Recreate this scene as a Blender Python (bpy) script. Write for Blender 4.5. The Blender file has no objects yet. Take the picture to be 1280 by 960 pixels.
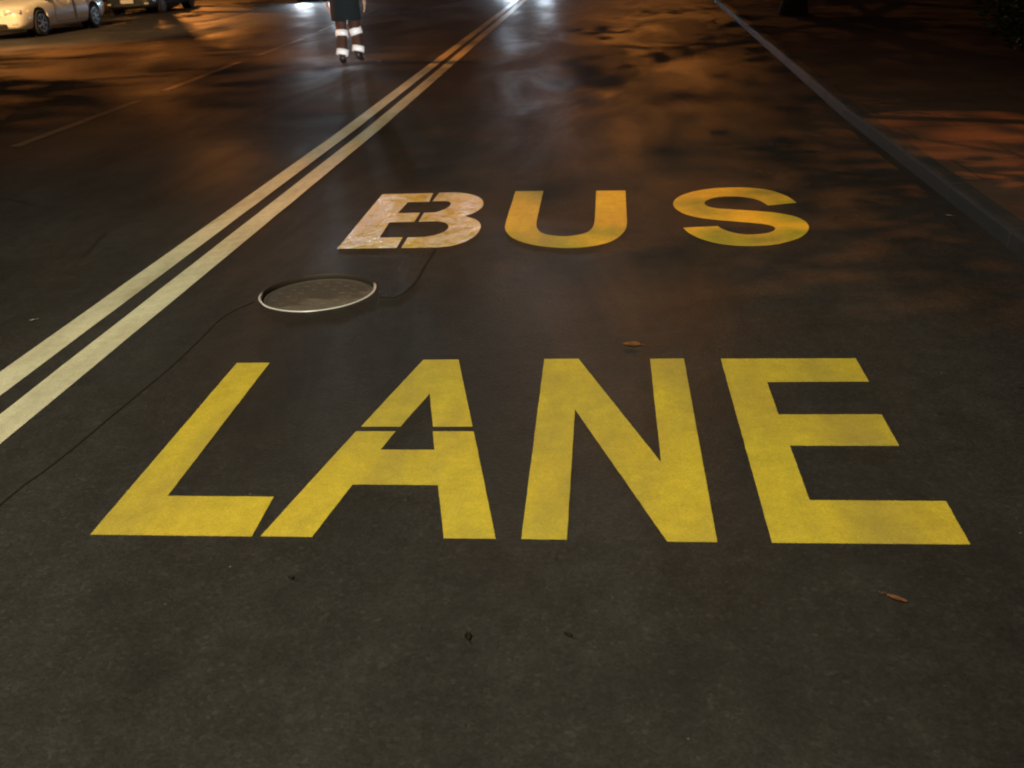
import bpy, bmesh, math, random
from mathutils import Vector, Matrix, noise
R = math.radians
random.seed(7)
scene = bpy.context.scene
C = scene.collection

# ------------------------------------------------------------------ camera
cam_d = bpy.data.cameras.new('camera'); cam = bpy.data.objects.new('camera', cam_d); C.objects.link(cam)
f = 1190.39; pitch, yaw, roll = R(24.6), R(6.2738), R(-2.8964)
def cam_vec(x, y):           # image-plane direction -> world
    c, s = math.cos(roll), math.sin(roll)
    x, y, z = c*x - s*y[0], s*x + c*y[0], y[1]
    return x, y, z
def to_world(x, y, z):       # camera x right, y up, z forward amount
    c, s = math.cos(roll), math.sin(roll)
    x, y = c*x - s*y, s*x + c*y
    cp, sp = math.cos(pitch), math.sin(pitch)
    d = (x, cp*z + sp*y, -sp*z + cp*y)
    cy, sy = math.cos(yaw), math.sin(yaw)
    return Vector((cy*d[0] - sy*d[1], sy*d[0] + cy*d[1], d[2]))
rx, uy, fz = to_world(1, 0, 0), to_world(0, 1, 0), to_world(0, 0, 1)
m = Matrix((rx, uy, -fz)).transposed().to_4x4(); m.translation = (0, 0, 1.5)
cam.matrix_world = m
cam_d.sensor_width = 36; cam_d.lens = f/1280*36; cam_d.clip_end = 2000; cam_d.clip_start = .02
cam_d.dof.use_dof = True; cam_d.dof.focus_distance = 4.2; cam_d.dof.aperture_fstop = 5.0
scene.camera = cam

# ------------------------------------------------------------------ night sky, exposure
w = bpy.data.worlds.new('World'); scene.world = w; w.use_nodes = True
nt = w.node_tree; bg = nt.nodes['Background']
bg.inputs[0].default_value = (.62, .42, .30, 1); bg.inputs[1].default_value = .022     # city glow on a night sky
vs = scene.view_settings; vs.view_transform = 'Standard'; vs.look = 'None'; vs.exposure = 0; vs.gamma = 1
vs.use_curve_mapping = False
scene.cycles.filter_width = 2.0

SODIUM = (1.0, .33, .06); NEUTRAL = (1.0, .94, .72); COOL = (.86, .92, 1.0)
def point(name, loc, power, col, radius=.1):
    l = bpy.data.lights.new(name, 'POINT'); l.energy = power; l.color = col; l.shadow_soft_size = radius
    o = bpy.data.objects.new(name, l); C.objects.link(o); o.location = loc; return o
def spot(name, loc, target, power, col, deg, blend=.6, radius=.05):
    l = bpy.data.lights.new(name, 'SPOT'); l.energy = power; l.color = col; l.shadow_soft_size = radius
    l.spot_size = R(deg); l.spot_blend = blend
    o = bpy.data.objects.new(name, l); C.objects.link(o); o.location = loc
    o.rotation_euler = (Vector(target) - Vector(loc)).to_track_quat('-Z', 'Y').to_euler(); return o

# street lamps: (foot x, y, arm direction, arm length, height, colour, power, aim target, cone)
LAMPS = [
    dict(p=(-3.6, -6.5), rz=R(60), arm=1.6, h=7.5, col=NEUTRAL, power=5600, aim=(-1.9, 2.3, 0), deg=62, blend=1.0, txt='grey street lamp with cool white head behind the camera'),
    dict(p=(9.8, 3.2), rz=R(180), arm=1.6, h=7.6, col=SODIUM, power=4300, aim=(1.3, 6.9, 0), deg=37, txt='grey street lamp with orange head on the right pavement'),
    dict(p=(-22.4, 19.0), rz=0, arm=2.0, h=6.6, col=SODIUM, power=34000, aim=(-13.5, 17.0, 0), deg=61, txt='grey street lamp with orange head beside the near parked car'),
    dict(p=(3.9, 40.0), rz=R(180), arm=2.0, h=9.5, col=SODIUM, power=1500, aim=(-4, 27, 0), deg=150, txt='grey street lamp with orange head far up the bus lane'),
    dict(p=(-18.5, 13.0), rz=0, arm=4.2, h=8.0, col=(1.0, .58, .24), power=17000, aim=(-14.0, 24.5, .6), deg=46, txt='grey street lamp with orange head left of the camera, facing the cream car'),
    dict(p=(-22.4, 47.0), rz=0, arm=2.0, h=6.6, col=SODIUM, power=3500, aim=(-12, 36, 0), deg=150, txt='grey street lamp with orange head beyond the parked cars'),
]
FLASH = spot('camera_flash', (0.04, 0.0, 1.56), (-3.86, 14.95, .38), 9500, (1, .97, .92), 11, .9, .02)

# ------------------------------------------------------------------ helpers
def tag(o, label=None, cat=None, group=None, kind=None):
    if label: o['label'] = label
    if cat: o['category'] = cat
    if group: o['group'] = group
    if kind: o['kind'] = kind
    return o
def empty(name, loc=(0, 0, 0), rz=0, **k):
    o = bpy.data.objects.new(name, None); C.objects.link(o); o.location = loc; o.rotation_euler = (0, 0, rz)
    o.empty_display_size = .2
    return tag(o, **k)
def obj(name, bm, mat, parent=None, smooth=False, loc=None):
    me = bpy.data.meshes.new(name); bmesh.ops.recalc_face_normals(bm, faces=bm.faces); bm.to_mesh(me); bm.free()
    if mat: me.materials.append(mat)
    if smooth:
        for p in me.polygons: p.use_smooth = True
    o = bpy.data.objects.new(name, me); C.objects.link(o)
    if parent: o.parent = parent
    if loc: o.location = loc
    return o
def bake(o, smooth=True):
    """replace a modified object's mesh with the evaluated one"""
    dg = bpy.context.evaluated_depsgraph_get(); dg.update()
    me = bpy.data.meshes.new_from_object(o.evaluated_get(dg))
    mats = list(o.data.materials); o.modifiers.clear(); o.data = me
    if not me.materials:
        for mt in mats: me.materials.append(mt)
    if smooth:
        for p in me.polygons: p.use_smooth = True
    return o
def box(bm, c, s, rot=None, bevel=0):
    r = bmesh.ops.create_cube(bm, size=1)['verts']
    M = Matrix.Translation(c) @ (rot.to_4x4() if rot else Matrix()) @ Matrix.Diagonal((s[0], s[1], s[2], 1))
    bmesh.ops.transform(bm, matrix=M, verts=r)
    if bevel:
        es = {e for v in r for e in v.link_edges}
        bmesh.ops.bevel(bm, geom=list(es), offset=bevel, segments=2, affect='EDGES', profile=.5)
def tube(bm, pts, rad, n=10, cap=True):
    rings = []
    for i, p in enumerate(pts):
        p = Vector(p)
        a = Vector(pts[max(i-1, 0)]); b = Vector(pts[min(i+1, len(pts)-1)])
        d = (b - a).normalized(); u = d.orthogonal().normalized() if i == 0 else (u - d*u.dot(d)).normalized()
        v = d.cross(u); r = rad[i] if isinstance(rad, (list, tuple)) else rad
        rings.append([bm.verts.new(p + (u*math.cos(t) + v*math.sin(t))*r) for t in [2*math.pi*k/n for k in range(n)]])
    for a, b in zip(rings, rings[1:]):
        for k in range(n): bm.faces.new((a[k], a[(k+1) % n], b[(k+1) % n], b[k]))
    if cap: bm.faces.new(rings[0][::-1]); bm.faces.new(rings[-1])
def lathe(bm, prof, axis='Z', n=32, center=(0, 0, 0)):
    """prof: (radius, height); revolve about axis"""
    rings = []
    for r, h in prof:
        ring = []
        for k in range(n):
            t = 2*math.pi*k/n; a, b = r*math.cos(t), r*math.sin(t)
            p = (a, b, h) if axis == 'Z' else (h, a, b)
            ring.append(bm.verts.new(Vector(p) + Vector(center)))
        rings.append(ring)
    for a, b in zip(rings, rings[1:]):
        for k in range(n): bm.faces.new((a[k], a[(k+1) % n], b[(k+1) % n], b[k]))
    bm.faces.new(rings[0][::-1]); bm.faces.new(rings[-1])
def prism(bm, poly, z0, z1):
    """flat polygon (x, y) raised from z0 to z1; concave outlines allowed"""
    vs_ = [bm.verts.new((x, y, z1)) for x, y in poly]
    f_ = bm.faces.new(vs_)
    r = bmesh.ops.extrude_face_region(bm, geom=[f_])
    nv = [g for g in r['geom'] if isinstance(g, bmesh.types.BMVert)]
    for v in nv: v.co.z = z0
    bmesh.ops.triangulate(bm, faces=[q for q in bm.faces if len(q.verts) > 4])
def round_poly(poly, reps=2):
    for _ in range(reps):
        out = []
        for i, p in enumerate(poly):
            q = poly[(i+1) % len(poly)]
            out += [(p[0]*.75+q[0]*.25, p[1]*.75+q[1]*.25), (p[0]*.25+q[0]*.75, p[1]*.25+q[1]*.75)]
        poly = out
    return poly

# ------------------------------------------------------------------ materials
class NB:
    def __init__(s, name):
        s.m = bpy.data.materials.new(name); s.m.use_nodes = True; s.t = s.m.node_tree
        s.p = s.t.nodes['Principled BSDF']; s.tc = s.t.nodes.new('ShaderNodeTexCoord')
    def n(s, ty, **k):
        nd = s.t.nodes.new(ty)
        for a, b in k.items(): setattr(nd, a, b)
        return nd
    def l(s, a, b): s.t.links.new(a, b)
    def vec(s, scale=(1, 1, 1), loc=(0, 0, 0), world=True):
        mp = s.n('ShaderNodeMapping'); mp.inputs['Scale'].default_value = scale; mp.inputs['Location'].default_value = loc
        if world:
            g = s.n('ShaderNodeNewGeometry'); s.l(g.outputs['Position'], mp.inputs[0])
        else: s.l(s.tc.outputs['Object'], mp.inputs[0])
        return mp.outputs[0]
    def noise(s, scale, detail=4, rough=.55, vec=None, dist=0):
        nd = s.n('ShaderNodeTexNoise'); nd.inputs['Scale'].default_value = scale; nd.inputs['Detail'].default_value = detail
        nd.inputs['Roughness'].default_value = rough; nd.inputs['Distortion'].default_value = dist
        if vec is None: vec = s.vec()
        s.l(vec, nd.inputs['Vector']); return nd.outputs['Fac']
    def voro(s, scale, vec=None, feature='F1', out='Distance'):
        nd = s.n('ShaderNodeTexVoronoi', feature=feature); nd.inputs['Scale'].default_value = scale
        if vec is None: vec = s.vec()
        s.l(vec, nd.inputs['Vector']); return nd.outputs[out]
    def ramp(s, fac, stops):
        r = s.n('ShaderNodeValToRGB'); e = r.color_ramp.elements
        while len(e) < len(stops): e.new(.5)
        for el, (p, c) in zip(e, stops):
            el.position = p; el.color = (c, c, c, 1) if isinstance(c, (int, float)) else (*c, 1)
        s.l(fac, r.inputs[0]); return r.outputs[0]
    def mix(s, fac, a, b, mode='MIX'):
        x = s.n('ShaderNodeMix', data_type='RGBA', blend_type=mode)
        for i, v in ((0, fac), (6, a), (7, b)):
            sock = x.inputs[i]
            if isinstance(v, (int, float)): sock.default_value = v if i == 0 else (v, v, v, 1)
            elif isinstance(v, tuple): sock.default_value = (*v, 1)
            else: s.l(v, sock)
        return x.outputs[2]
    def math(s, op, a, b=0):
        x = s.n('ShaderNodeMath', operation=op)
        for i, v in enumerate((a, b)):
            if isinstance(v, (int, float)): x.inputs[i].default_value = v
            else: s.l(v, x.inputs[i])
        return x.outputs[0]
    def bump(s, h, strength=.3, dist=.01, prev=None):
        b = s.n('ShaderNodeBump'); b.inputs['Strength'].default_value = strength; b.inputs['Distance'].default_value = dist
        s.l(h, b.inputs['Height'])
        if prev is not None: s.l(prev, b.inputs['Normal'])
        return b.outputs[0]
    def out(s, col=None, rough=None, nrm=None, **k):
        for sock, v in (('Base Color', col), ('Roughness', rough), ('Normal', nrm)):
            if v is None: continue
            if isinstance(v, (int, float)): s.p.inputs[sock].default_value = v
            elif isinstance(v, tuple): s.p.inputs[sock].default_value = (*v, 1)
            else: s.l(v, s.p.inputs[sock])
        for a, v in k.items(): s.p.inputs[a.replace('_', ' ')].default_value = v
        return s.m

def simple(name, col, rough=.5, var=.15, scale=8, metallic=0, coat=0, bump=0):
    b = NB(name); nz = b.noise(scale, 5, .6, b.vec(world=False))
    c = b.mix(b.ramp(nz, [(.3, 0.), (.7, 1.)]), tuple(x*(1-var) for x in col), tuple(min(1, x*(1+var)) for x in col))
    k = dict(Metallic=metallic); 
    if coat: k['Coat_Weight'] = coat
    return b.out(c, rough, b.bump(b.noise(scale*12, 3, .6, b.vec(world=False)), bump, .004) if bump else None, **k)
def glow(name, col, strength):
    b = NB(name); b.p.inputs['Emission Color'].default_value = (*col, 1); b.p.inputs['Emission Strength'].default_value = strength
    return b.out((.8, .8, .8), .3)

def asphalt(name, base, warm, rough_lo=.44, rough_hi=.66, old=False):
    b = NB(name)
    agg = b.voro(95, out='Color'); sep = b.n('ShaderNodeSeparateColor'); b.l(agg, sep.inputs[0])
    grain = b.ramp(sep.outputs[0], [(0., .80), (.6, .98), (.93, 1.1), (1., 1.35)])
    fine = b.ramp(b.noise(160, 3, .7), [(.3, .76), (.7, 1.24)])
    mid = b.ramp(b.noise(9, 6, .65), [(.3, .82), (.7, 1.16)])
    big = b.ramp(b.noise(.55, 6, .6, b.vec((1, .45, 1)), 1.2), [(.33, .72), (.66, 1.22)])
    trk = b.ramp(b.noise(1.7, 4, .6, b.vec((1, .09, 1), (3, 0, 0))), [(.3, .82), (.7, 1.15)])
    col = b.mix(b.noise(1.3, 4), base, warm)
    for t in (grain, fine, mid, big, trk): col = b.mix(1., col, t, 'MULTIPLY')
    # small pale specks of grit and dark oil drips
    sp = b.ramp(b.voro(13), [(.0, 1.), (.03, 1.), (.045, 0.)])
    spm = b.math('MULTIPLY', sp, b.ramp(b.noise(1.1, 2), [(.5, 0.), (.62, .9)]))
    col = b.mix(spm, col, (.30, .28, .24))
    dr = b.ramp(b.voro(4.3, b.vec((1, 1, 1), (.4, .9, 0))), [(.0, 1.), (.035, .9), (.075, 0.)])
    drm = b.math('MULTIPLY', dr, b.ramp(b.noise(2.3, 2), [(.52, 0.), (.6, .8)]))
    col = b.mix(drm, col, (.008, .008, .007))
    ck = b.voro(.55, b.mix(.12, b.vec((1, .6, 1), (5, 3, 0)), b.n('ShaderNodeTexNoise').outputs[1], 'ADD'), 'DISTANCE_TO_EDGE')
    ckm = b.math('MULTIPLY', b.ramp(ck, [(.0, 1.), (.0035, .6), (.006, 0.)]), b.ramp(b.noise(.7, 3, .5, b.vec((1, 1, 1), (2, 8, 0))), [(.56, 0.), (.64, .55)]))
    col = b.mix(ckm, col, (.010, .009, .008))
    oil = b.ramp(b.noise(2.1, 5, .55, b.vec((1, .6, 1), (11, 5, 0))), [(.60, 0.), (.72, .45)])
    col = b.mix(oil, col, (.016, .015, .013))
    wet = b.ramp(b.noise(.8, 5, .6, b.vec((1, .35, 1), (9, 2, 0)), .8), [(.4, 0.), (.62, 1.)])
    rough = b.mix(wet, rough_hi, rough_lo)
    h = b.math('ADD', b.math('MULTIPLY', b.voro(120), .6), b.math('MULTIPLY', b.noise(260, 3, .7), .5))
    nrm = b.bump(h, .34, .005)
    nrm = b.bump(b.noise(2.5, 4, .5), .12, .03, nrm)
    return b.out(col, rough, nrm, Specular_IOR_Level=.24)
M_road = asphalt('asphalt', (.034, .032, .029), (.041, .036, .030))
M_gutter = asphalt('gutter_asphalt', (.036, .032, .029), (.046, .036, .030), .4, .7)

def paint(name, col, col2, worn=.25, gloss=.5, wet=False, cover=.0):
    b = NB(name)
    t1 = b.noise(1.4, 4); t2 = b.ramp(b.noise(14, 6, .7), [(.35, .86), (.65, 1.06)])
    c = b.mix(b.ramp(t1, [(.35, 0.), (.65, 1.)]), col, col2); c = b.mix(1., c, t2, 'MULTIPLY')
    g = b.ramp(b.noise(190, 2, .7), [(.3, .8), (.7, 1.14)]); c = b.mix(1., c, g, 'MULTIPLY')
    # pinholes where stone shows through, and dragged tyre dirt
    pin = b.ramp(b.math('ADD', b.noise(120, 3, .7), b.math('MULTIPLY', b.noise(4, 4), .35)), [(.40-.10*(1-worn), 1.), (.47-.10*(1-worn), 0.)])
    c = b.mix(b.math('MULTIPLY', pin, .75), c, (.06, .05, .035))
    dirt = b.ramp(b.noise(3.2, 6, .65, b.vec((1, .3, 1), (4, 7, 0))), [(.42, 0.), (.72, .50)])
    c = b.mix(dirt, c, (.22, .17, .08))
    nr = b.bump(b.noise(140, 4, .7), .35, .004)
    rough = gloss
    if wet:
        m1 = b.ramp(b.noise(11, 8, .78, b.vec((1, .8, 1), (2.2, 1.3, 0)), .3), [(.45, 0.), (.56, 1.)])
        c = b.mix(b.math('MULTIPLY', m1, .72), c, (.86, .84, .74))  # whitish wear together with headlight glints painted into the colour
        rough = b.mix(m1, .42, .14)
        nr = b.bump(b.noise(22, 6, .7), .8, .02, nr)
    return b.out(c, rough, nr)
YEL = ((.70, .54, .045), (.68, .49, .045))
M_yel = paint('yellow_road_paint', *YEL)
M_yelwet = paint('patchy_yellow_road_paint', (.66, .52, .06), (.64, .48, .06), wet=True)
M_cream = paint('cream_line_paint', (.84, .79, .54), (.82, .75, .48), worn=.3)
M_dash = paint('faded_line_paint', (.17, .13, .09), (.12, .09, .06), worn=.9)

# ------------------------------------------------------------------ ground, road, pavements
MH = (-1.42, 4.36, .285)
NR = [-2.14, -2.14, -2.10, -2.17, -2.35]
def centre_x(y):     # the centre line drifts gently left further up the road
    return -0.0009*max(0, y-8)**2*.55
def kerb_x(y):
    pts = [(-30, 2.02), (4.5, 2.02), (8.7, 2.08), (13.4, 2.27), (19.3, 2.5), (27.4, 2.8), (60, 4.1), (150, 8)]
    for (a, xa), (c, xc) in zip(pts, pts[1:]):
        if y <= c: return xa + (xc-xa)*(y-a)/(c-a)
    return pts[-1][1]
def strip(bm, ys, fl, fr, z):
    pr = None
    for y in ys:
        cur = (bm.verts.new((fl(y), y, z)), bm.verts.new((fr(y), y, z)))
        if pr: bm.faces.new((pr[0], pr[1], cur[1], cur[0]))
        pr = cur
YS = [-30, -10, 0, 3, 5, 7, 9, 11, 13, 15, 17, 19, 22, 25, 28, 34, 42, 60, 100, 150]
bm = bmesh.new()
strip(bm, [-120, 260], lambda y: -200, lambda y: 200, -.06)
M_ground = simple('dark_soil', (.045, .038, .028), .9, .3, .8)
tag(obj('ground', bm, M_ground), kind='structure')
# bus lane road sheet, with a real round opening for the manhole
bm = bmesh.new()
x0, x1, y0, y1 = -2.0, -.9, 3.7, 5.0
n = 48
circ = [bm.verts.new((MH[0]+MH[2]*math.cos(2*math.pi*k/n), MH[1]+MH[2]*math.sin(2*math.pi*k/n), 0)) for k in range(n)]
sq = []
for k in range(n):
    c, s = math.cos(2*math.pi*k/n), math.sin(2*math.pi*k/n)
    tx = ((x1-MH[0]) if c > 0 else (x0-MH[0]))/c if abs(c) > 1e-6 else 1e9
    ty = ((y1-MH[1]) if s > 0 else (y0-MH[1]))/s if abs(s) > 1e-6 else 1e9
    t = min(tx, ty); sq.append(bm.verts.new((MH[0]+t*c, MH[1]+t*s, 0)))
for k in range(n):
    j = (k+1) % n; bm.faces.new((circ[k], circ[j], sq[j], sq[k]))
# corners of the square missed by the radial fan
for cx, cy in ((x0, y0), (x1, y0), (x1, y1), (x0, y1)):
    for k in range(n):
        a, b_ = sq[k].co, sq[(k+1) % n].co
        if (abs(a.x-cx) < 1e-5) != (abs(b_.x-cx) < 1e-5) and (abs(a.y-cy) < 1e-5) != (abs(b_.y-cy) < 1e-5) and abs(a.x-cx) < .2 and abs(a.y-cy) < .2:
            v = bm.verts.new((cx, cy, 0)); bm.faces.new((sq[k], sq[(k+1) % n], v))
L0 = -22
def quad(xa, ya, xb, yb): bm.faces.new([bm.verts.new(p) for p in ((xa, ya, 0), (xb, ya, 0), (xb, yb, 0), (xa, yb, 0))])
quad(L0, -30, 1.66, y0); quad(L0, y0, x0, y1); quad(x1, y0, 1.66, y1); quad(L0, y1, 1.66, 150)
# wall of the recess
low = [bm.verts.new((v.co.x, v.co.y, -.05)) for v in circ]
for k in range(n):
    j = (k+1) % n; bm.faces.new((circ[k], circ[j], low[j], low[k]))
bmesh.ops.remove_doubles(bm, verts=bm.verts, dist=1e-5)
tag(obj('road', bm, M_road), kind='structure')
bm = bmesh.new(); strip(bm, YS, lambda y: 1.66, kerb_x, 0.0)
tag(obj('road_gutter', bm, M_gutter), kind='structure')
# kerb stones
def kerb_mat():
    b = NB('kerb_stone')
    c = b.mix(b.noise(6, 6, .7), (.024, .022, .022), (.048, .043, .042))
    gr = b.ramp(b.noise(120, 3, .7), [(.3, .75), (.7, 1.2)]); c = b.mix(1., c, gr, 'MULTIPLY')
    return b.out(c, .7, b.bump(b.noise(90, 4, .7), .5, .004))
M_kerb = kerb_mat()
bm = bmesh.new()
y = -6.0
while y < 60:
    y2 = y + .99
    a0, a1 = kerb_x(y), kerb_x(y2); W = .11; H = .10 + random.uniform(-.003, .003)
    vsl = []
    for yy, aa in ((y+.007, a0), (y2-.007, a1)):
        vsl.append([bm.verts.new((aa, yy, -.03)), bm.verts.new((aa+.004, yy, H-.022)), bm.verts.new((aa+.012, yy, H-.006)), bm.verts.new((aa+.03, yy, H)), bm.verts.new((aa+W, yy, H)), bm.verts.new((aa+W, yy, -.03))])
    for k in range(6):
        j = (k+1) % 6; bm.faces.new((vsl[0][k], vsl[0][j], vsl[1][j], vsl[1][k]))
    bm.faces.new(vsl[0][::-1]); bm.faces.new(vsl[1]); y += .99
tag(obj('kerb', bm, M_kerb), kind='structure')
bm = bmesh.new(); strip(bm, [-6]+[q for q in YS if 0 <= q <= 60], lambda y: kerb_x(y)+.111, lambda y: 14, .094)
def pave_mat():
    b = NB('pavement_slabs')
    br = b.n('ShaderNodeTexBrick'); br.offset = .5
    b.l(b.vec((1, 1, 1), (-.02, .03, 0)), br.inputs['Vector'])
    for k, v in dict(Scale=1.0, **{'Mortar Size': .006, 'Mortar Smooth': .2, 'Brick Width': .90, 'Row Height': .60, 'Bias': 0.}).items(): br.inputs[k].default_value = v
    br.inputs['Color1'].default_value = (.085, .052, .038, 1); br.inputs['Color2'].default_value = (.11, .066, .046, 1); br.inputs['Mortar'].default_value = (.035, .024, .018, 1)
    c = b.mix(1., br.outputs['Color'], b.ramp(b.noise(110, 3, .7), [(.3, .75), (.7, 1.22)]), 'MULTIPLY')
    c = b.mix(1., c, b.ramp(b.noise(1.1, 6, .65), [(.3, .7), (.7, 1.2)]), 'MULTIPLY')
    n1 = b.bump(br.outputs['Fac'], -.4, .006); n1 = b.bump(b.noise(80, 4, .7), .3, .004, n1)
    return b.out(c, .85, n1, Specular_IOR_Level=.15)
M_pave = pave_mat()
tag(obj('pavement', bm, M_pave), kind='structure')
bm = bmesh.new(); box(bm, (-21.2, 35, .03), (6, 90, .14), bevel=.02)
tag(obj('far_pavement', bm, M_pave), kind='structure')

# ------------------------------------------------------------------ road markings
ZP = .0035
PT = .0013     # thickness of the thermoplastic paint
def ragged(poly, step=.02, amp=.0010):
    """real thermoplastic edges are never ruler-straight"""
    out = []
    for i, p in enumerate(poly):
        q = poly[(i+1) % len(poly)]; L_ = math.hypot(q[0]-p[0], q[1]-p[1]); k = max(1, int(L_/step))
        for j in range(k):
            t = j/k; x, y = p[0]+(q[0]-p[0])*t, p[1]+(q[1]-p[1])*t
            out.append((x+amp*(noise.noise((x*60, y*60, 1))+.8*noise.noise((x*14, y*14, 6))), y+amp*(noise.noise((x*60, y*60, 9))+.8*noise.noise((x*14, y*14, 3)))))
    return out
def letter(ch, polys, mat, label):
    bm = bmesh.new(); polys = [ragged(p) for p in polys]
    for p in polys: 
        b2 = bmesh.new(); prism(b2, p, .0, PT)
        tmp = bpy.data.meshes.new('tmp'); b2.to_mesh(tmp); b2.free(); bm.from_mesh(tmp); bpy.data.meshes.remove(tmp)
    o = obj('painted_letter', bm, mat, loc=(0, 0, .0009))
    tag(o, label, 'painted letter', 'yellow letters painted on the bus lane'); return o
def spl(pts, n=6):
    """Catmull-Rom through an open run of points"""
    out = []
    P = [pts[0]] + pts + [pts[-1]]
    for i in range(1, len(P)-2):
        for k in range(n):
            t = k/n; r = []
            for d in (0, 1):
                a, b_, c, e = P[i-1][d], P[i][d], P[i+1][d], P[i+2][d]
                r.append(.5*((2*b_)+(-a+c)*t+(2*a-5*b_+4*c-e)*t*t+(-a+3*b_-3*c+e)*t**3))
            out.append(tuple(r))
    return out + [pts[-1]]
T, Bt = 3.484, 2.219
Lp = [(-1.513, 3.472), (-1.374, 3.472), (-1.360, 2.434), (-1.020, 2.434), (-1.015, 2.219), (-1.502, 2.219)]
A1 = [(-.739, 3.491), (-.595, 3.491), (-.464, 2.904), (-.603, 2.904), (-.659, 3.171), (-.717, 2.904), (-.857, 2.904)]
A2 = [(-.867, 2.867), (-.727, 2.867), (-.752, 2.735), (-.570, 2.735), (-.597, 2.867), (-.455, 2.867), (-.312, 2.221), (-.459, 2.221), (-.522, 2.511), (-.791, 2.511), (-.838, 2.220), (-.990, 2.220)]
Np = [(-.249, 3.490), (-.113, 3.490), (.169, 2.655), (.169, 3.484), (.301, 3.484), (.297, 2.217), (.162, 2.217), (-.114, 3.037), (-.113, 2.221), (-.240, 2.221)]
Ep = [(.443, 3.480), (.953, 3.474), (.951, 3.262), (.587, 3.262), (.585, 2.992), (.927, 2.992), (.925, 2.770), (.585, 2.770), (.584, 2.436), (.965, 2.436), (.960, 2.220), (.443, 2.217)]
B1 = [(-1.530, 6.378), (-1.176, 6.374), (-1.163, 6.140), (-1.305, 6.140), (-1.318, 5.852), (-1.173, 5.852), (-1.170, 5.640), (-1.325, 5.638), (-1.315, 5.298), (-1.177, 5.296), (-1.170, 5.085), (-1.512, 5.092)]
B2 = spl([(-1.133, 6.378), (-1.02, 6.374), (-.93, 6.33), (-.845, 6.23), (-.797, 6.09), (-.792, 5.94), (-.83, 5.81), (-.872, 5.752)]) + \
     spl([(-.85, 5.72), (-.79, 5.65), (-.748, 5.53), (-.742, 5.39), (-.765, 5.25), (-.825, 5.14), (-.922, 5.085), (-1.142, 5.082)]) + \
     [(-1.146, 5.290)] + spl([(-1.05, 5.292), (-.985, 5.335), (-.944, 5.41), (-.938, 5.50), (-.965, 5.585), (-1.02, 5.636), (-1.144, 5.640)]) + \
     [(-1.147, 5.845)] + spl([(-1.075, 5.85), (-1.035, 5.91), (-1.008, 6.0), (-1.010, 6.08), (-1.04, 6.138), (-1.09, 6.148), (-1.142, 6.145)])
Up = [(-.610, 6.366), (-.421, 6.356)] + spl([(-.417, 5.60), (-.405, 5.44), (-.362, 5.315), (-.276, 5.256), (-.205, 5.252), (-.125, 5.300), (-.083, 5.40), (-.068, 5.56)]) + \
     [(-.066, 6.325), (.127, 6.310)] + spl([(.121, 5.52), (.105, 5.34), (.045, 5.16), (-.049, 5.062), (-.17, 5.022), (-.294, 5.040), (-.422, 5.108), (-.531, 5.24), (-.590, 5.42), (-.602, 5.62)])
Sp = spl([(1.158, 5.889), (1.134, 6.035), (1.086, 6.160), (1.017, 6.250), (.921, 6.305), (.818, 6.322), (.691, 6.306), (.569, 6.240), (.472, 6.124), (.421, 5.98), (.418, 5.84), (.455, 5.705), (.525, 5.605), (.624, 5.540), (.738, 5.490), (.843, 5.445), (.911, 5.405), (.942, 5.350), (.932, 5.286), (.893, 5.236), (.828, 5.212), (.762, 5.213), (.701, 5.254), (.655, 5.324), (.631, 5.394)]) + \
     spl([(.437, 5.375), (.461, 5.265), (.514, 5.150), (.584, 5.066), (.665, 5.015), (.764, 4.994), (.867, 5.003), (.96, 5.055), (1.041, 5.130), (1.1, 5.235), (1.130, 5.345), (1.130, 5.455), (1.098, 5.555), (1.037, 5.629), (.952, 5.685), (.825, 5.735), (.696, 5.781), (.635, 5.822), (.607, 5.889), (.617, 5.969), (.664, 6.046), (.737, 6.085), (.83, 6.079), (.904, 6.029), (.952, 5.949), (.98, 5.838)])
letter('B', [B1, B2], M_yelwet, 'patchy yellow letter B with wet worn blotches and painted whitish glints, split by a stencil gap')
letter('U', [Up], M_yel, 'yellow letter U between the B and the S')
letter('S', [Sp], M_yel, 'yellow curved letter S, rightmost of the upper word')
letter('L', [Lp], M_yel, 'yellow letter L at the left start of LANE')
letter('A', [A1, A2], M_yel, 'yellow letter A cut across by a thin stencil gap')
letter('N', [Np], M_yel, 'yellow letter N between the A and the E')
letter('E', [Ep], M_yel, 'yellow letter E at the right end of LANE')

def drift(y): return 0 if y < 9 else -(y-9)*.0135
def line(name, xl, xr, ya, yb, mat, label, cat, group, step=.35, j=.0035):
    bm = bmesh.new(); pr = None; y = ya
    while True:
        yy = min(y, yb)
        a = xl+drift(yy)+noise.noise((0, yy*2.1, 1))*j; b_ = xr+drift(yy)+noise.noise((5, yy*2.3, 1))*j
        cur = [bm.verts.new((a, yy, 0)), bm.verts.new((b_, yy, 0)), bm.verts.new((b_, yy, PT)), bm.verts.new((a, yy, PT))]
        if pr:
            for k in range(4): q = (k+1) % 4; bm.faces.new((pr[k], pr[q], cur[q], cur[k]))
        else: bm.faces.new(cur[::-1])
        pr = cur
        if yy >= yb: bm.faces.new(cur); break
        y += step
    return tag(obj(name, bm, mat, loc=(0, 0, .0009)), label, cat, group)
line('painted_line', -2.262, -2.118, -6, 90, M_cream, 'cream line on the bus lane side of the double line', 'road line', 'double line beside the bus lane')
line('painted_line', -2.500, -2.360, -6, 90, M_cream, 'cream line on the far side of the double line, away from the letters', 'road line', 'double line beside the bus lane')
dash_txt = ['faded lane dash nearest the camera, longest on the left road', 'second faded lane dash from the camera on the left road', 'third faded lane dash, left of the walking legs',
            'fourth lane dash, ending just left of the walking legs', 'fifth lane dash, level with the walking person and beyond']
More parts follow.
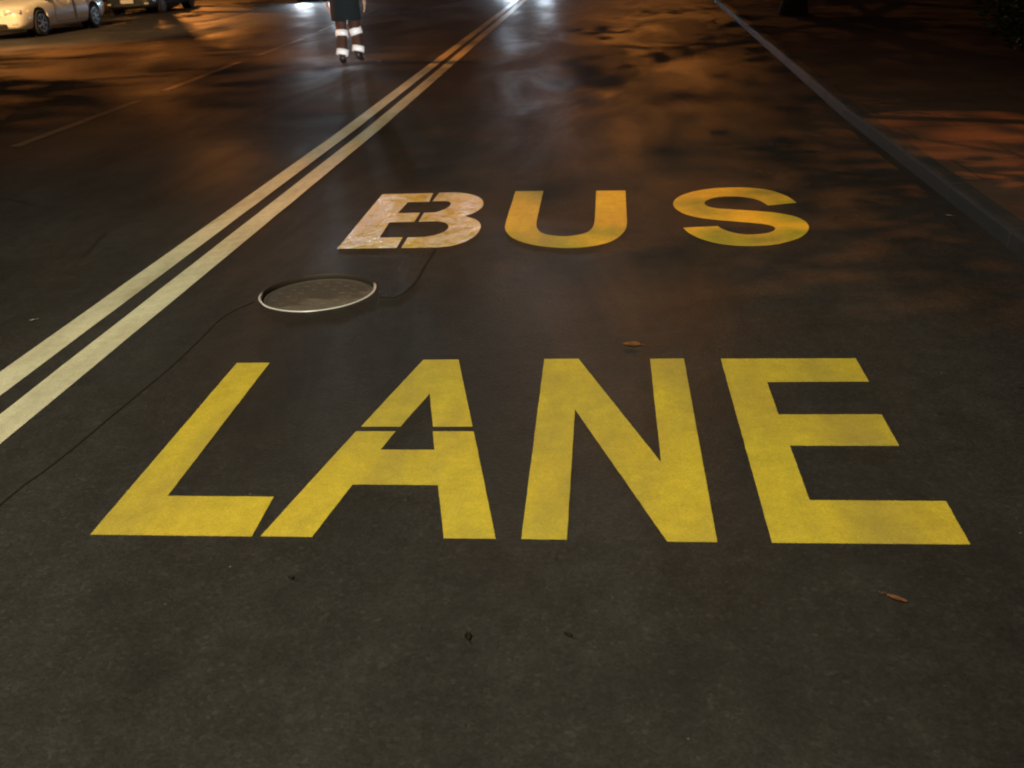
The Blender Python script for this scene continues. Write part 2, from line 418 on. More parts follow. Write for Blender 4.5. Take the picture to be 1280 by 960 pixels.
for (xa, ya, xb, yb), tx in zip([(-5.58, 8.71, -5.70, 11.6), (-5.76, 12.5, -5.97, 15.9), (-6.0, 16.9, -6.17, 20.2), (-6.33, 22.0, -6.62, 25.2), (-6.58, 26.6, -6.85, 30.2)], dash_txt):
    bm = bmesh.new(); prism(bm, [(xa-.055, ya), (xa+.055, ya+.02), (xb+.055, yb), (xb-.055, yb-.02)], 0, .003)
    tag(obj('lane_dash', bm, M_dash, loc=(0, 0, .0009)), tx, 'lane dash', 'dashed line between the left lanes')

# tar seams in the asphalt running into the manhole
M_tar = simple('tar_seam', (.014, .012, .011), .55, .2, 20)
def seam(pts, wd, label):
    bm = bmesh.new(); pr = None
    pts = spl(pts, 10)
    for i, (x, y) in enumerate(pts):
        a = pts[max(0, i-1)]; b_ = pts[min(len(pts)-1, i+1)]; d = Vector((b_[0]-a[0], b_[1]-a[1])).normalized(); nn = Vector((-d.y, d.x))
        wv = wd*(.6+.5*abs(noise.noise((x*7, y*7, 0)))); off = noise.noise((x*3, y*3, 4))*.012
        p = Vector((x, y))+nn*off
        cur = (bm.verts.new((*(p+nn*wv), .0022)), bm.verts.new((*(p-nn*wv), .0022)))
        if pr: bm.faces.new((pr[0], pr[1], cur[1], cur[0]))
        pr = cur
    r = bmesh.ops.extrude_face_region(bm, geom=list(bm.faces))
    for v in [g for g in r['geom'] if isinstance(g, bmesh.types.BMVert)]: v.co.z = .0006
    return tag(obj('tar_seam', bm, M_tar), label, 'road seam')
seam([(-1.90, 1.2), (-1.87, 2.37), (-1.85, 2.6), (-1.80, 3.1), (-1.775, 3.5), (-1.778, 4.0), (-1.70, 4.22)], .005, 'thin dark seam running from the lower left up to the manhole')
seam([(-1.09, 4.26), (-1.01, 4.25), (-.965, 4.40), (-.95, 4.7), (-.944, 5.06)], .009, 'short dark seam curving from the manhole to the letter B')

# ------------------------------------------------------------------ manhole
mh = empty('manhole', (MH[0], MH[1], 0), label='round sunken metal manhole with glint painted on its near rim beside the double line', cat='manhole')
b = NB('glint_painted_steel'); sp_ = b.n('ShaderNodeSeparateXYZ'); b.l(b.vec(world=False), sp_.inputs[0])
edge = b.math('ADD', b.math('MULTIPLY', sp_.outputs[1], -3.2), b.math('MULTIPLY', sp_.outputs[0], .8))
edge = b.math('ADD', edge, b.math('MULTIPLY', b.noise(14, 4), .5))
glint = b.ramp(edge, [(.02, 0.), (.30, 1.)])          # glint painted on the near side, shade on the far side
M_rim = b.out(b.mix(glint, (.05, .04, .03), (.95, .93, .86)), b.mix(glint, .6, .35), b.bump(b.noise(60, 3), .3, .003), Metallic=.35)
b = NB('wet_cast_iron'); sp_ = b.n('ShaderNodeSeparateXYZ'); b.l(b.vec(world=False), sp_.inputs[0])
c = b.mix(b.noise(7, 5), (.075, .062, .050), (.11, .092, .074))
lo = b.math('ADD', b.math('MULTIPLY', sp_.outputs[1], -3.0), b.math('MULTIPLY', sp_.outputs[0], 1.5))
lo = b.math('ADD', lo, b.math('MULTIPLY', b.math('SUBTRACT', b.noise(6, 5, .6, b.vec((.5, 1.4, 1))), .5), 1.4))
sheen = b.ramp(lo, [(.06, 0.), (.26, 1.)])          # pale reflection painted on the near side of the cover
c = b.mix(b.math('MULTIPLY', sheen, .7), c, (.20, .165, .12))
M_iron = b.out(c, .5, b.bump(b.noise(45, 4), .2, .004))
bm = bmesh.new(); r = MH[2]
prof = [(r-.008, -.045), (r-.008, .001), (r-.007, .0028), (r-.004, .0034), (r-.001, .0030), (r+.002, .0015), (r+.003, .0005), (r+.0, -.045)]
rings = []
N = 72
for k in range(N):
    t = 2*math.pi*k/N
    wob = noise.noise((math.cos(t)*3, math.sin(t)*3, 0))*.004
    rings.append([bm.verts.new(((p[0]+wob)*math.cos(t), (p[0]+wob)*math.sin(t), p[1]+(wob*.6 if p[1] > 0 else 0))) for p in prof])
for k in range(N):
    a, b_ = rings[k], rings[(k+1) % N]
    for i in range(len(prof)):
        j = (i+1) % len(prof); bm.faces.new((a[i], a[j], b_[j], b_[i]))
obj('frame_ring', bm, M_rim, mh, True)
bm = bmesh.new()
lathe(bm, [(r-.010, -.06), (r-.010, -.024), (r-.03, -.021), (r-.035, -.024), (.06, -.024), (.055, -.022)], n=48)
for i in range(-4, 5):
    for j in range(-4, 5):
        x, y = i*.052, j*.052
        if .075 < math.hypot(x, y) < r-.055: box(bm, (x, y, -.0245), (.030, .009, .0035) if (i+j) % 2 else (.009, .030, .0035), bevel=.001)
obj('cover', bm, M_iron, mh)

# ------------------------------------------------------------------ fallen leaves and litter
M_leaf_dry = simple('dry_leaf', (.30, .13, .05), .6, .35, 40, bump=.2)
M_leaf_dark = simple('dark_leaf', (.03, .028, .015), .6, .35, 40)
M_pale = simple('pale_litter', (.50, .44, .34), .5, .2, 40)
def leaf(x, y, ln, wd, rz, mat, label, curl=.3, name='fallen_leaf', cat='leaf'):
    bm = bmesh.new(); n = 10; rows = []
    for i in range(n+1):
        t = i/n; hw = wd/2*math.sin(math.pi*min(1, t*1.02))**.75*(1.15-.4*t)+.0006
        yy = (t-.5)*ln; zz = .006+curl*ln*(t-.5)**2
        rows.append([bm.verts.new((s*hw, yy, zz+abs(s)*hw*.35+noise.noise((t*4, s, x*9))*.002)) for s in (-1, -.5, 0, .5, 1)])
    for a, b_ in zip(rows, rows[1:]):
        for k in range(4): bm.faces.new((a[k], a[k+1], b_[k+1], b_[k]))
    tube(bm, [(0, -ln/2, .006+curl*ln*.25), (0.004, -ln/2-.018, .012)], .0009, 5)
    r = bmesh.ops.solidify(bm, geom=list(bm.faces), thickness=.0008)
    o = obj(name, bm, mat, smooth=True, loc=(x, y, 0.0)); o.rotation_euler[2] = rz
    return tag(o, label, cat)
leaf(.10, 3.615, .078, .050, R(80), M_leaf_dry, 'small rust brown leaf just above the letter N')
leaf(.705, 1.972, .055, .018, R(-122), M_leaf_dry, 'narrow curled brown leaf below the letter E')
leaf(-.335, 1.80, .030, .014, R(10), M_leaf_dark, 'tiny dark leaf scrap below the letter A', .1)
leaf(-.098, 1.815, .028, .013, R(40), M_leaf_dark, 'tiny dark leaf scrap below the letter N', .1)
leaf(-.84, 2.02, .018, .012, R(40), M_leaf_dark, 'tiny dark speck of leaf under the left foot of the letter A', .1)
leaf(1.93, 5.50, .035, .018, R(40), M_pale, 'tiny pale scrap of litter in the gutter by the right kerb', .2, 'litter_scrap', 'litter')
leaf(-2.70, 3.99, .03, .014, R(100), M_pale, 'tiny pale scrap of litter left of the double line', .2, 'litter_scrap', 'litter')
leaf(-3.46, 15.1, .09, .06, R(30), M_pale, 'pale crumpled scrap beside the walking person\'s right foot', .3, 'litter_scrap', 'litter')

# ------------------------------------------------------------------ cars
M_tyre = simple('tyre_rubber', (.018, .018, .018), .8, .2, 30)
M_rimc = simple('wheel_alloy', (.30, .28, .26), .35, .1, 20, metallic=.8)
M_glass = simple('car_glass', (.012, .014, .016), .06, .1, 4, coat=.5)
M_trim = simple('black_trim', (.015, .015, .016), .5, .2, 20)
M_chrome = simple('chrome', (.7, .68, .62), .18, .05, 10, metallic=1)
M_lens = simple('lamp_lens', (.55, .52, .46), .12, .1, 12, coat=1)
M_plate = simple('number_plate', (.62, .60, .52), .4, .08, 10)
M_on = glow('lit_headlamp', (.55, .80, 1.0), 280)
def bodymesh(Lh=2.3):
    # y, underside z, waist z, half width
    st = [(-2.28, .30, .52, .60), (-2.24, .24, .62, .74), (-2.12, .20, .70, .83), (-1.85, .18, .765, .875), (-1.4, .17, .82, .90), (-.95, .17, .865, .905), (-.75, .17, .885, .905),
          (0, .17, .90, .91), (.75, .17, .915, .908), (1.1, .17, .93, .905), (1.45, .18, .945, .90), (1.85, .20, .95, .875), (2.15, .24, .93, .83), (2.27, .30, .88, .76), (2.31, .36, .80, .68)]
    bm = bmesh.new(); rings = []
    for y, zb, zt, w_ in st:
        H = zt-zb
        half = [(0, zb), (w_*.80, zb), (w_*.93, zb+H*.06), (w_*.985, zb+H*.22), (w_, zb+H*.45), (w_*.995, zb+H*.62), (w_*.965, zb+H*.80), (w_*.925, zb+H*.93), (w_*.86, zt), (w_*.5, zt+.03), (0, zt+.038)]
        full = half + [(-x, z) for x, z in half[-2:0:-1]]
        rings.append([bm.verts.new((x, y, z)) for x, z in full])
    for a, b_ in zip(rings, rings[1:]):
        for k in range(len(a)): j = (k+1) % len(a); bm.faces.new((a[k], a[j], b_[j], b_[k]))
    bm.faces.new(rings[0][::-1]); bm.faces.new(rings[-1]); return bm
AX = (-1.42, 1.38); RW = .315
def make_car(label, paint_m, loc, rz, lit=False, plate_txt=True):
    t = empty('parked_car' if not lit else 'waiting_car', loc, rz, label=label, cat='car')
    b = obj('body', bodymesh(), paint_m, t)
    bmc = bmesh.new()
    for y in AX:
        for s in (-1, 1): lathe(bmc, [(RW+.055, s*.60), (RW+.055, s*1.2)], 'X', 32, (0, y, RW+.012))
    cut = obj('cutter', bmc, None)
    for q in cut.data.polygons: q.use_smooth = False
    mo = b.modifiers.new('s', 'SUBSURF'); mo.levels = 1; mo.render_levels = 1
    mo = b.modifiers.new('b', 'BOOLEAN'); mo.object = cut; mo.operation = 'DIFFERENCE'; mo.solver = 'EXACT'
    cut.parent = t
    bpy.context.view_layer.update(); bake(b)
    try: b.data.set_sharp_from_angle(angle=R(40))
    except Exception: pass
    bpy.data.objects.remove(cut)
    # underside box and sill, dark
    bm = bmesh.new(); box(bm, (0, 0, .24), (1.3, 4.0, .12), bevel=.02)
    obj('undertray', bm, M_trim, t)
    # greenhouse: glass shell, pillars and roof
    gl = [(-.98, .87, .84, .80), (-.30, 1.30, .66, .64), (.05, 1.385, .62, .60), (.75, 1.375, .62, .60), (1.15, 1.28, .63, .62), (1.78, .94, .80, .74)]
    base = [.87, .895, .90, .915, .93, .94]
    bm = bmesh.new(); rr = []
    for (y, zt, wb, wt), zb in zip(gl, base):
        wb2 = .83; zt = max(zt, zb+.01)
        fr = (zt-zb)/.49; wt2 = .83-.21*fr
        rr.append([bm.verts.new(p) for p in ((wb2, y, zb-.02), (wt2+.03, y, zt-.05*fr), (wt2-.06, y, zt), (0, y, zt+.02*fr), (-wt2+.06, y, zt), (-wt2-.03, y, zt-.05*fr), (-wb2, y, zb-.02))])
    for a, b_ in zip(rr, rr[1:]):
        for k in range(6): bm.faces.new((a[k], a[k+1], b_[k+1], b_[k]))
    bm.faces.new(rr[0]); bm.faces.new(rr[-1][::-1])
    obj('window_glass', bm, M_glass, t, True)
    bm = bmesh.new()
    pr = None
    for y, z, w_ in ((-.34, 1.297, .60), (.05, 1.395, .60), (.75, 1.385, .60), (1.17, 1.285, .59)):
        cur = [bm.verts.new(p) for p in ((w_+.06, y, z-.045), (w_-.06, y, z+.012), (0, y, z+.035), (-w_+.06, y, z+.012), (-w_-.06, y, z-.045))]
        if pr:
            for k in range(4): bm.faces.new((pr[k], pr[k+1], cur[k+1], cur[k]))
        pr = cur
    bmesh.ops.solidify(bm, geom=list(bm.faces), thickness=.02)
    rf = obj('roof', bm, paint_m, t, True)
    for s in (-1, 1):
        for P, Q, rr_ in (((s*.845, -.97, .87), (s*.70, -.32, 1.27), .03), ((s*.845, .30, .90), (s*.672, .30, 1.35), .028), ((s*.70, 1.15, 1.25), (s*.83, 1.72, .93), .045)):
            bm = bmesh.new(); tube(bm, [P, Q], rr_, 8); obj('pillar', bm, paint_m, t, True)
        for ya, yb in ((-.72, .28), (.34, 1.10)):
            bm = bmesh.new()
            def sx(z): return .908 if z < .65 else .885
            for P, Q in (((ya, .30), (ya, .86)), ((yb, .30), (yb, .88)), ((ya, .30), (yb, .30))):
                tube(bm, [(s*.909, P[0], P[1]), (s*(.909 if Q[1] < .5 else .86), Q[0], Q[1])] if P[0] != Q[0] else [(s*.905, P[0], P[1]), (s*.914, P[0], .55), (s*.895, P[0], .72), (s*.85, P[0], Q[1])], .006, 5)
            d = obj('door_seam', bm, M_trim, t)
            bm = bmesh.new(); box(bm, (s*.905, yb-.14, .735), (.03, .17, .028), bevel=.008); obj('door_handle', bm, paint_m, t)
        bm = bmesh.new(); box(bm, (s*1.0, -.62, .95), (.20, .10, .13), bevel=.035); tube(bm, [(s*.85, -.62, .90), (s*.95, -.62, .93)], .02, 6)
        obj('wing_mirror', bm, paint_m, t, True)
        bm = bmesh.new(); box(bm, (s*.60, -2.165, .615), (.40, .14, .125), Matrix.Rotation(s*R(24), 3, 'Z') @ Matrix.Rotation(R(-12), 3, 'X'), bevel=.035)
        obj('headlamp', bm, M_on if lit else M_lens, t, True)
        bm = bmesh.new(); box(bm, (s*.64, -2.225, .355), (.15, .07, .075), Matrix.Rotation(s*R(18), 3, 'Z'), bevel=.02)
        obj('fog_lamp', bm, M_lens, t, True)
        bm = bmesh.new(); box(bm, (s*.64, 2.22, .74), (.34, .12, .17), Matrix.Rotation(-s*R(18), 3, 'Z'), bevel=.03)
        obj('tail_lamp', bm, simple('tail_lens', (.25, .01, .01), .15, .1, 10), t, True)
    bm = bmesh.new(); box(bm, (0, -2.272, .555), (.62, .04, .105), bevel=.015)
    for k in range(3): box(bm, (0, -2.294, .525+k*.03), (.58, .012, .008))
    obj('grille', bm, M_trim, t)
    bm = bmesh.new(); box(bm, (0, -2.262, .315), (.92, .05, .10), bevel=.02); obj('bumper_intake', bm, M_trim, t)
    bm = bmesh.new(); box(bm, (0, -2.302, .435), (.44, .012, .13), bevel=.004); obj('number_plate', bm, M_plate, t)
    for y in AX:
        for s in (-1, 1):
            bm = bmesh.new(); lathe(bm, [(.20, -.085), (.285, -.10), (.308, -.085), (RW, -.05), (RW, .05), (.308, .085), (.285, .10), (.20, .085)], 'X', 36)
            wh = obj('wheel', bm, M_tyre, t, True, loc=(s*.80, y, RW))
            bm = bmesh.new(); lathe(bm, [(.208, s*.060), (.216, s*.094), (.196, s*.094), (.185, s*.072)], 'X', 36)
            for k in range(7):
                a = 2*math.pi*k/7
                box(bm, (s*.088, .105*math.cos(a), .105*math.sin(a)), (.02, .20, .034), Matrix.Rotation(a, 3, 'X'), bevel=.005)
            lathe(bm, [(.045, s*.07), (.04, s*.105)], 'X', 16)
            obj('wheel_rim', bm, M_rimc, wh)
            bm = bmesh.new(); lathe(bm, [(RW+.05, -s*.19), (RW+.05, -s*.14)], 'X', 24); obj('arch_liner', bm, M_trim, t, loc=(s*.80, y, RW+.01))
    if lit:
        for s in (-1, 1):
            p = Matrix.Rotation(rz, 3, 'Z') @ Vector((s*.60, -2.34, .62)) + Vector(loc)
            d = Matrix.Rotation(rz, 3, 'Z') @ Vector((0, -12, -.55))
            sp = spot('headlight_beam', p, p+d, lit, COOL, 55, .8, .07)
            sp.parent = t; sp.matrix_parent_inverse = Matrix()
            sp.location = (s*.60, -2.34, .62); sp.rotation_euler = Vector((0, -12, -.55)).to_track_quat('-Z', 'Y').to_euler()
    return t
def carpaint(name, col, metallic=.25):
    b = NB(name)
    c = b.mix(b.ramp(b.noise(2.5, 4, .6, b.vec(world=False)), [(.3, .0), (.7, 1.)]), tuple(x*.9 for x in col), col)
    d = b.ramp(b.noise(6, 6, .7, b.vec((1, 1, 1), (3, 1, 0), False)), [(.5, 0.), (.85, .3)])
    c = b.mix(d, c, (.16, .12, .08))
    return b.out(c, .32, None, Metallic=metallic, Coat_Weight=.5, Coat_Roughness=.1)
make_car('cream parked saloon at the top left, front wheel nearest the camera', carpaint('cream_car_paint', (.74, .72, .62), .0), (-15.06, 25.95, 0), R(0.5))
make_car('dark parked car with pale number plate behind the cream saloon', carpaint('dark_car_paint', (.035, .04, .05), .3), (-16.17, 35.6, 0), R(2.5))
make_car('silver car waiting up the left road with white headlights on', carpaint('silver_car_paint', (.4, .4, .4), .6), (-11.1, 39.8, 0), R(12), lit=260)
make_car('unseen white car added beyond the double line, headlights on for road streaks', carpaint('added_white_car_paint', (.6, .6, .6), .0), (-2.9, 38.5, 0), R(4), lit=130)  # out-of-view car added for the streaks its headlights leave on the asphalt

# ------------------------------------------------------------------ person
def skin_obj(name, verts, edges, radii, mat, parent, sub=2, root=0):
    me = bpy.data.meshes.new(name); me.from_pydata([Vector(v) for v in verts], edges, []); me.materials.append(mat)
    o = bpy.data.objects.new(name, me); C.objects.link(o)
    sm = o.modifiers.new('skin', 'SKIN'); sm.use_smooth_shade = True; sm.branch_smoothing = .4
    if not me.skin_vertices: pass
    sv = me.skin_vertices[0].data
    for i, r_ in enumerate(radii): sv[i].radius = (r_, r_) if isinstance(r_, (int, float)) else r_
    for i in range(len(verts)): sv[i].use_root = (i == root)
    ss = o.modifiers.new('sub', 'SUBSURF'); ss.levels = sub; ss.render_levels = sub
    bpy.context.view_layer.update(); bake(o); o.parent = parent
    return o
M_skin = simple('skin', (.42, .25, .17), .5, .08, 15)
M_jacket = simple('dark_teal_jacket', (.0015, .006, .008), .95, .25, 14, bump=.4)
M_trous = simple('dull_orange_work_trousers', (.05, .016, .008), .8, .3, 14, bump=.4)
M_band = simple('white_reflective_band', (.9, .9, .9), .35, .02, 30)
M_boot = simple('black_boot_leather', (.012, .012, .013), .5, .2, 20)
M_hair = simple('dark_hair', (.015, .011, .009), .6, .3, 60, bump=.5)
per = empty('person', (-3.86, 14.95, 0), R(6), label='person walking in long dark teal jacket and orange trousers with white reflective bands', cat='person')
# body: facing +y (away from the camera), mid-stride. left foot (x<0) nearer, right leg swinging
J = dict(pelvis=(0, 0, .96), waist=(0, .0, 1.10), chest=(0, .01, 1.32), neck=(0, .02, 1.50), headb=(0, .035, 1.58), head=(0, .04, 1.66), top=(0, .03, 1.735),
         hl=(-.10, 0, .90), kl=(-.085, .02, .50), al=(-.100, -.10, .09), tl=(-.115, .08, .045),
         hr=(.10, 0, .90), kr=(.100, .12, .50), ar=(.125, .06, .11), tr=(.155, .23, .060),
         sl=(-.185, .01, 1.42), el=(-.27, -.03, 1.14), wl=(-.275, .06, .89), pl=(-.272, .085, .815),
         sr=(.185, .01, 1.42), er=(.27, -.01, 1.14), wr=(.285, .05, .89), pr=(.287, .07, .815))
names = list(J); idx = {k: i for i, k in enumerate(names)}
E_ = [('pelvis', 'waist'), ('waist', 'chest'), ('chest', 'neck'), ('neck', 'headb'), ('headb', 'head'), ('head', 'top'), ('pelvis', 'hl'), ('hl', 'kl'), ('kl', 'al'), ('al', 'tl'),
      ('pelvis', 'hr'), ('hr', 'kr'), ('kr', 'ar'), ('ar', 'tr'), ('chest', 'sl'), ('sl', 'el'), ('el', 'wl'), ('wl', 'pl'), ('chest', 'sr'), ('sr', 'er'), ('er', 'wr'), ('wr', 'pr')]
rad = dict(pelvis=.13, waist=.12, chest=.14, neck=.055, headb=.07, head=.085, top=.06, hl=.085, kl=.058, al=.040, tl=.03, hr=.085, kr=.058, ar=.040, tr=.03,
           sl=.06, el=.042, wl=.027, pl=.028, sr=.06, er=.042, wr=.027, pr=.028)
body = skin_obj('body', [J[k] for k in names], [(idx[a], idx[b_]) for a, b_ in E_], [rad[k] for k in names], M_skin, per)
# head features and five fingers per hand, joined into the same body mesh
def merge(o, others):
    bm = bmesh.new(); bm.from_mesh(o.data)
    for q in others: bm.from_mesh(q.data)
    bm.to_mesh(o.data); bm.free()
    for p in o.data.polygons: p.use_smooth = True
    for q in others: bpy.data.objects.remove(q)
ext = []
for s, P in ((-1, J['pl']), (1, J['pr'])):
    P = Vector(P)
    for k, (dy, ln) in enumerate(((.030, .070), (.010, .080), (-.010, .074), (-.029, .058))):
        a = P+Vector((0, dy*.6, .01)); b_ = P+Vector((0, dy, -.03)); c_ = b_+Vector((-s*.008, .004, -ln*.5)); d_ = c_+Vector((-s*.022, .006, -ln*.42))
        ext.append(skin_obj('finger', [a, b_, c_, d_], [(0, 1), (1, 2), (2, 3)], [.009, .0095, .0085, .007], M_skin, None, 1))
    a = P+Vector((0, .02, .045)); b_ = P+Vector((-s*.006, .05, .010)); c_ = b_+Vector((-s*.014, .010, -.032)); d_ = c_+Vector((-s*.010, -.004, -.022))
    ext.append(skin_obj('thumb', [a, b_, c_, d_], [(0, 1), (1, 2), (2, 3)], [.011, .011, .0095, .008], M_skin, None, 1))
ext.append(skin_obj('nose', [(0, .105, 1.675), (0, .128, 1.645), (0, .112, 1.632)], [(0, 1), (1, 2)], [.008, .014, .009], M_skin, None, 1))
for s in (-1, 1): ext.append(skin_obj('ear', [(s*.078, .03, 1.635), (s*.086, .026, 1.66), (s*.082, .024, 1.685)], [(0, 1), (1, 2)], [.009, .014, .010], M_skin, None, 1))
merge(body, ext)
J2 = {k: Vector(v) for k, v in J.items()}
# trousers over the legs
tv = [J['pelvis'], J['hl'], (-.09, .015, .66), J['kl'], (-.095, -.055, .28), (-.101, -.10, .12), J['hr'], (.10, .07, .66), J['kr'], (.115, .10, .30), (.127, .065, .13)]
skin_obj('trousers', tv, [(0, 1), (1, 2), (2, 3), (3, 4), (4, 5), (0, 6), (6, 7), (7, 8), (8, 9), (9, 10)], [.13, .105, .094, .086, .084, .082, .105, .094, .086, .084, .082], M_trous, per)
def loft(bm, rings, n=28):
    pr = None; first = None
    for (cx, cy, cz, a, b_) in rings:
        cur = [bm.verts.new((cx+a*math.cos(2*math.pi*k/n)*(1+.035*noise.noise((k*.9, cz*6, 2))), cy+b_*math.sin(2*math.pi*k/n)*(1+.05*noise.noise((k*.8, cz*5, 7))), cz)) for k in range(n)]
        if pr:
            for k in range(n): bm.faces.new((pr[k], pr[(k+1) % n], cur[(k+1) % n], cur[k]))
        else: first = cur
        pr = cur
    bm.faces.new(first[::-1]); bm.faces.new(pr)
bm = bmesh.new()
loft(bm, [(0, 0, .62, .205, .15), (0, 0, .64, .222, .165), (0, 0, .76, .222, .165), (0, 0, .92, .215, .165), (0, 0, 1.05, .20, .155), (0, .0, 1.16, .195, .15), (0, .01, 1.28, .212, .155), (0, .01, 1.38, .218, .145), (0, .015, 1.44, .185, .115), (0, .02, 1.49, .10, .085), (0, .02, 1.535, .075, .078)])
for sd in (-1, 1):
    tube(bm, [(sd*.12, .01, 1.40), (sd*.19, .01, 1.405), (sd*.235, 0, 1.32), (sd*.262, -.02, 1.18), (sd*.272, -.015, 1.10), (sd*.278, .02, .99), (sd*.279, .045, .905)], [.07, .075, .075, .065, .062, .055, .048], 14)
obj('jacket', bm, M_jacket, per, True)
def band(c0, d, rr, h, mat=M_band, tilt=0):
    bm = bmesh.new(); d = Vector(d).normalized()
    q = d.to_track_quat('Z', 'Y').to_matrix() @ Matrix.Rotation(tilt, 3, 'Y')
    prof = [(-h/2, rr), (-h/2, rr+.006), (h/2, rr+.006), (h/2, rr)]
    rings = []
    for k in range(28):
        t = 2*math.pi*k/28; wv = 1+.03*math.sin(3*t)
        rings.append([bm.verts.new(Vector(c0)+q @ Vector((p[1]*wv*math.cos(t), p[1]*wv*math.sin(t), p[0]))) for p in prof])
    for k in range(28):
        a, b_ = rings[k], rings[(k+1) % 28]
        for i in range(4): bm.faces.new((a[i], a[(i+1) % 4], b_[(i+1) % 4], b_[i]))
    return obj('reflective_band', bm, mat, per, True)
dl, dr = J2['kl']-J2['al'], J2['kr']-J2['ar']
band((-.088, -.005, .440), dl, .088, .085); band((-.097, -.078, .178), dl, .086, .085, tilt=R(-8))
band((.106, .115, .455), dr, .088, .10, tilt=R(12)); band((.119, .085, .205), dr, .087, .085, tilt=R(-14))
for (ax, ay, az), (tx, ty, tz), sd in ((J['al'], J['tl'], -1), (J['ar'], J['tr'], 1)):
    skin_obj('boot', [(ax, ay, az+.08), (ax, ay-.005, az-.01), (ax, ay-.045, az-.035), ((ax+tx)/2, (ay+ty)/2, tz+.005), (tx, ty, tz)], [(0, 1), (1, 2), (1, 3), (3, 4)], [.058, .055, .045, (.05, .042), (.042, .034)], M_boot, per)
skin_obj('hair', [(0, .0, 1.60), (0, .005, 1.67), (0, .02, 1.735)], [(0, 1), (1, 2)], [(.075, .075), (.093, .09), (.075, .08)], M_hair, per)

# ------------------------------------------------------------------ trees
M_bark = simple('tree_bark', (.12, .085, .055), .9, .4, 9, bump=.9)
def leafmat():
    b = NB('leaves'); c = b.mix(b.noise(1.1, 3), (.035, .055, .018), (.07, .10, .03))
    return b.out(c, .6, None)
M_leaves = leafmat()
def tree_meshes(seed, H=9.0, rad_=3.4, base=3.2):
    rnd = random.Random(seed)
    bm = bmesh.new()
    tr = [(0, 0, -.05), (.02, .0, .3), (.04, .03, 1.2), (.0, .08, 2.4), (.08, .1, 3.6), (.05, .2, 5.2), (.1, .15, 7.0)]
    tube(bm, tr, [.30, .23, .205, .19, .165, .11, .04], 14)
    ends = []
    for k in range(9):
        a = k*2.4+rnd.random(); z0 = 2.6+k*.42; z0v = Vector((.06, .1, z0))
        L = rad_*rnd.uniform(.7, .95); e = z0v+Vector((math.cos(a)*L, math.sin(a)*L, L*rnd.uniform(.45, .8)))
        mid = (z0v+e)/2+Vector((0, 0, .25)); tube(bm, [z0v, mid, e], [.085, .05, .015], 7)
        ends += [mid, e]
        for q in range(3):
            e2 = mid+Vector((rnd.uniform(-1, 1), rnd.uniform(-1, 1), rnd.uniform(.2, 1)))*1.2; tube(bm, [mid, e2], [.03, .008], 5); ends.append(e2)
    trunk = bm
    bm = bmesh.new()
    cl = []
    for _ in range(120):
        a = rnd.random()*2*math.pi; rr_ = rad_*math.sqrt(rnd.random()); z = base+(H-base)*rnd.random()
        lim = math.sqrt(max(0, 1-((z-(base+H)/2)/((H-base)/2))**2))
        cl.append(Vector((math.cos(a)*rr_*(.35+.65*lim), math.sin(a)*rr_*(.35+.65*lim), z)))
    cl += ends
    for c_ in cl:
        sz = rnd.uniform(.22, .50)
        for _ in range(38):
            p = c_+Vector((rnd.gauss(0, 1), rnd.gauss(0, 1), rnd.gauss(0, .7)))*sz*.55
            q = Matrix.Rotation(rnd.random()*6.28, 3, 'Z') @ Matrix.Rotation(rnd.uniform(-1, 1), 3, 'X')
            a_, b_ = rnd.uniform(.07, .12), rnd.uniform(.04, .06)
            bm.faces.new([bm.verts.new(p+q @ Vector(v)) for v in ((-a_, 0, 0), (0, -b_, .01), (a_, 0, 0), (0, b_, .01))])
    return trunk, bm
def mesh_of(bm, mat, name, smooth):
    me = bpy.data.meshes.new(name); bm.to_mesh(me); bm.free(); me.materials.append(mat)
    if smooth:
        for p in me.polygons: p.use_smooth = True
    return me
protos = []
for sd in (1, 2):
    a, b_ = tree_meshes(sd); protos.append((mesh_of(a, M_bark, 'trunk', True), mesh_of(b_, M_leaves, 'crown', False)))
TREES = [((3.56, 19.85, .09), 40, 1.0, 0, 'broad leafy tree whose trunk base shows at the top right on the pavement'),
         ((6.0, 13.2, .09), 130, .95, 1, 'leafy tree standing back on the right pavement, beside the dark shrub'),
         ((6.2, -1.6, .09), 220, .85, 0, 'leafy tree on the right pavement behind the camera'),
         ((3.9, 30.0, .09), 300, 1.0, 1, 'leafy tree further up the right pavement'),
         ((5.9, 5.6, .09), 70, .78, 1, 'leafy tree added on the right pavement beside the word BUS to dapple the lamp light'),  # out-of-view tree added so its crown breaks up the right lamp's pool
         ((-18.6, 16.2, .09), 100, .9, 1, 'leafy tree on the left pavement beside the cream car'),
         ((-18.6, 26.5, .09), 160, 1.0, 0, 'leafy tree on the left pavement between the cream and dark cars'),
         ((-18.6, 43.0, .09), 200, 1.0, 1, 'leafy tree on the left pavement beyond the dark car')]
for loc, rz, sc, k, tx in TREES:
    t = empty('street_tree', loc, R(rz), label=tx, cat='tree', group='street trees'); t.scale = (sc,)*3
    for nm, me in zip(('trunk', 'crown'), protos[k]):
        o = bpy.data.objects.new(nm, me); C.objects.link(o); o.parent = t
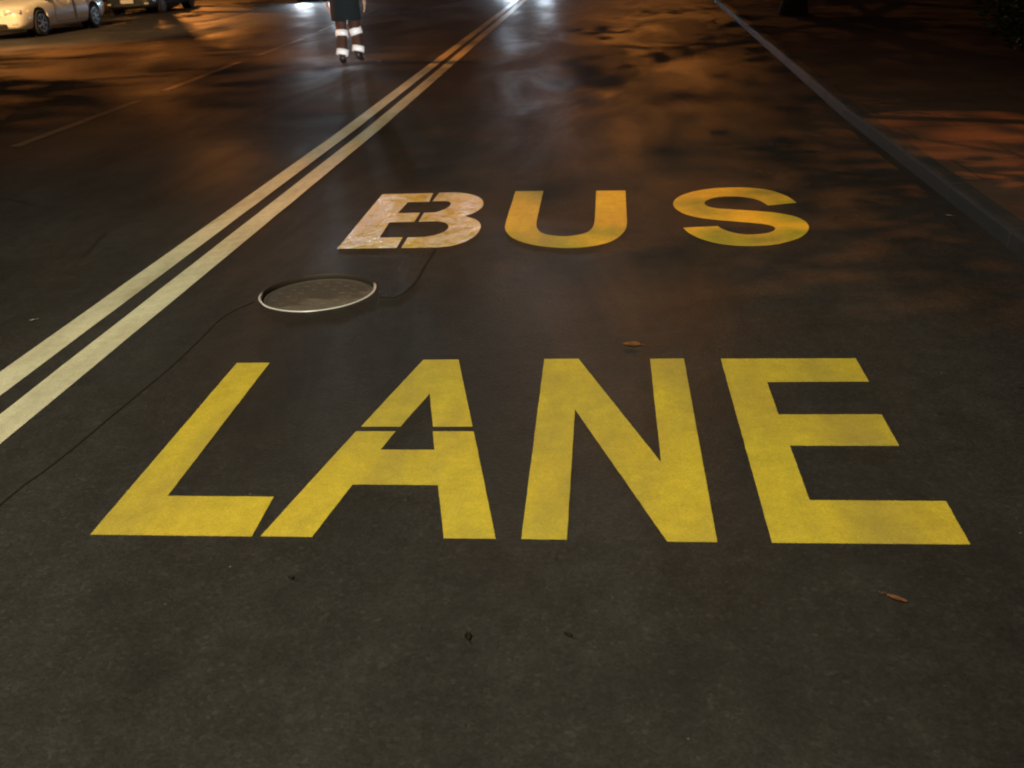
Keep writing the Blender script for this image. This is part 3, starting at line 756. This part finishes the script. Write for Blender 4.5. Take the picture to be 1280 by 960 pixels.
# dark shrub on the right pavement
rnd = random.Random(5)
sh = empty('shrub', (5.05, 11.7, .09), 0, label='dark rounded shrub at the top right corner of the pavement', cat='shrub')
bm = bmesh.new()
for k in range(9):
    a = k*.7; tube(bm, [(0, 0, 0), (math.cos(a)*.25, math.sin(a)*.25, .5), (math.cos(a)*.5, math.sin(a)*.6, 1.0)], [.025, .018, .006], 5)
obj('stem', bm, M_bark, sh)
bm = bmesh.new()
for _ in range(6500):
    v = Vector((rnd.gauss(0, 1), rnd.gauss(0, 1), rnd.gauss(0, 1))).normalized()*(rnd.random()**.4)
    p = Vector((v.x*.85, v.y*1.2, .62+v.z*.62))*(1+.15*noise.noise(v*2.5))
    if p.z < .02: continue
    q = Matrix.Rotation(rnd.random()*6.28, 3, 'Z') @ Matrix.Rotation(rnd.uniform(-1.2, 1.2), 3, 'X'); a_ = rnd.uniform(.03, .055)
    bm.faces.new([bm.verts.new(p+q @ Vector(u)) for u in ((-a_, 0, 0), (0, -a_*.5, .005), (a_, 0, 0), (0, a_*.5, .005))])
obj('foliage', bm, M_leaves, sh)

# ------------------------------------------------------------------ street lamps (each with its own light)
M_pole = simple('galvanised_pole', (.22, .22, .21), .5, .2, 10, metallic=.6)
for d in LAMPS:
    x, y = d['p']; h = d['h']; arm = d['arm']
    t = empty('street_lamp', (x, y, 0), d['rz'], label=d['txt'], cat='street lamp', group='street lamps along the road')
    bm = bmesh.new(); lathe(bm, [(.13, 0), (.13, .5), (.085, .55), (.045, h-.3)], n=16); obj('pole', bm, M_pole, t, True)
    bm = bmesh.new(); tube(bm, [(0, 0, h-.4), (.1, 0, h-.1), (.5, 0, h+.08), (arm, 0, h+.12)], .035, 10); obj('arm', bm, M_pole, t, True)
    bm = bmesh.new(); box(bm, (arm+.25, 0, h+.13), (.62, .24, .12), bevel=.04); hd = obj('lamp_head', bm, M_pole, t)
    bm = bmesh.new(); box(bm, (arm+.27, 0, h+.055), (.42, .17, .03), bevel=.01); obj('lamp_lens', bm, glow('lamp_glow', d['col'], 30), hd)
    p = Matrix.Rotation(d['rz'], 3, 'Z') @ Vector((arm+.27, 0, h-.03)) + Vector((x, y, 0))
    spot('street_light', p, d['aim'], d['power'], d['col'], d['deg'], d.get('blend', .7), .06)
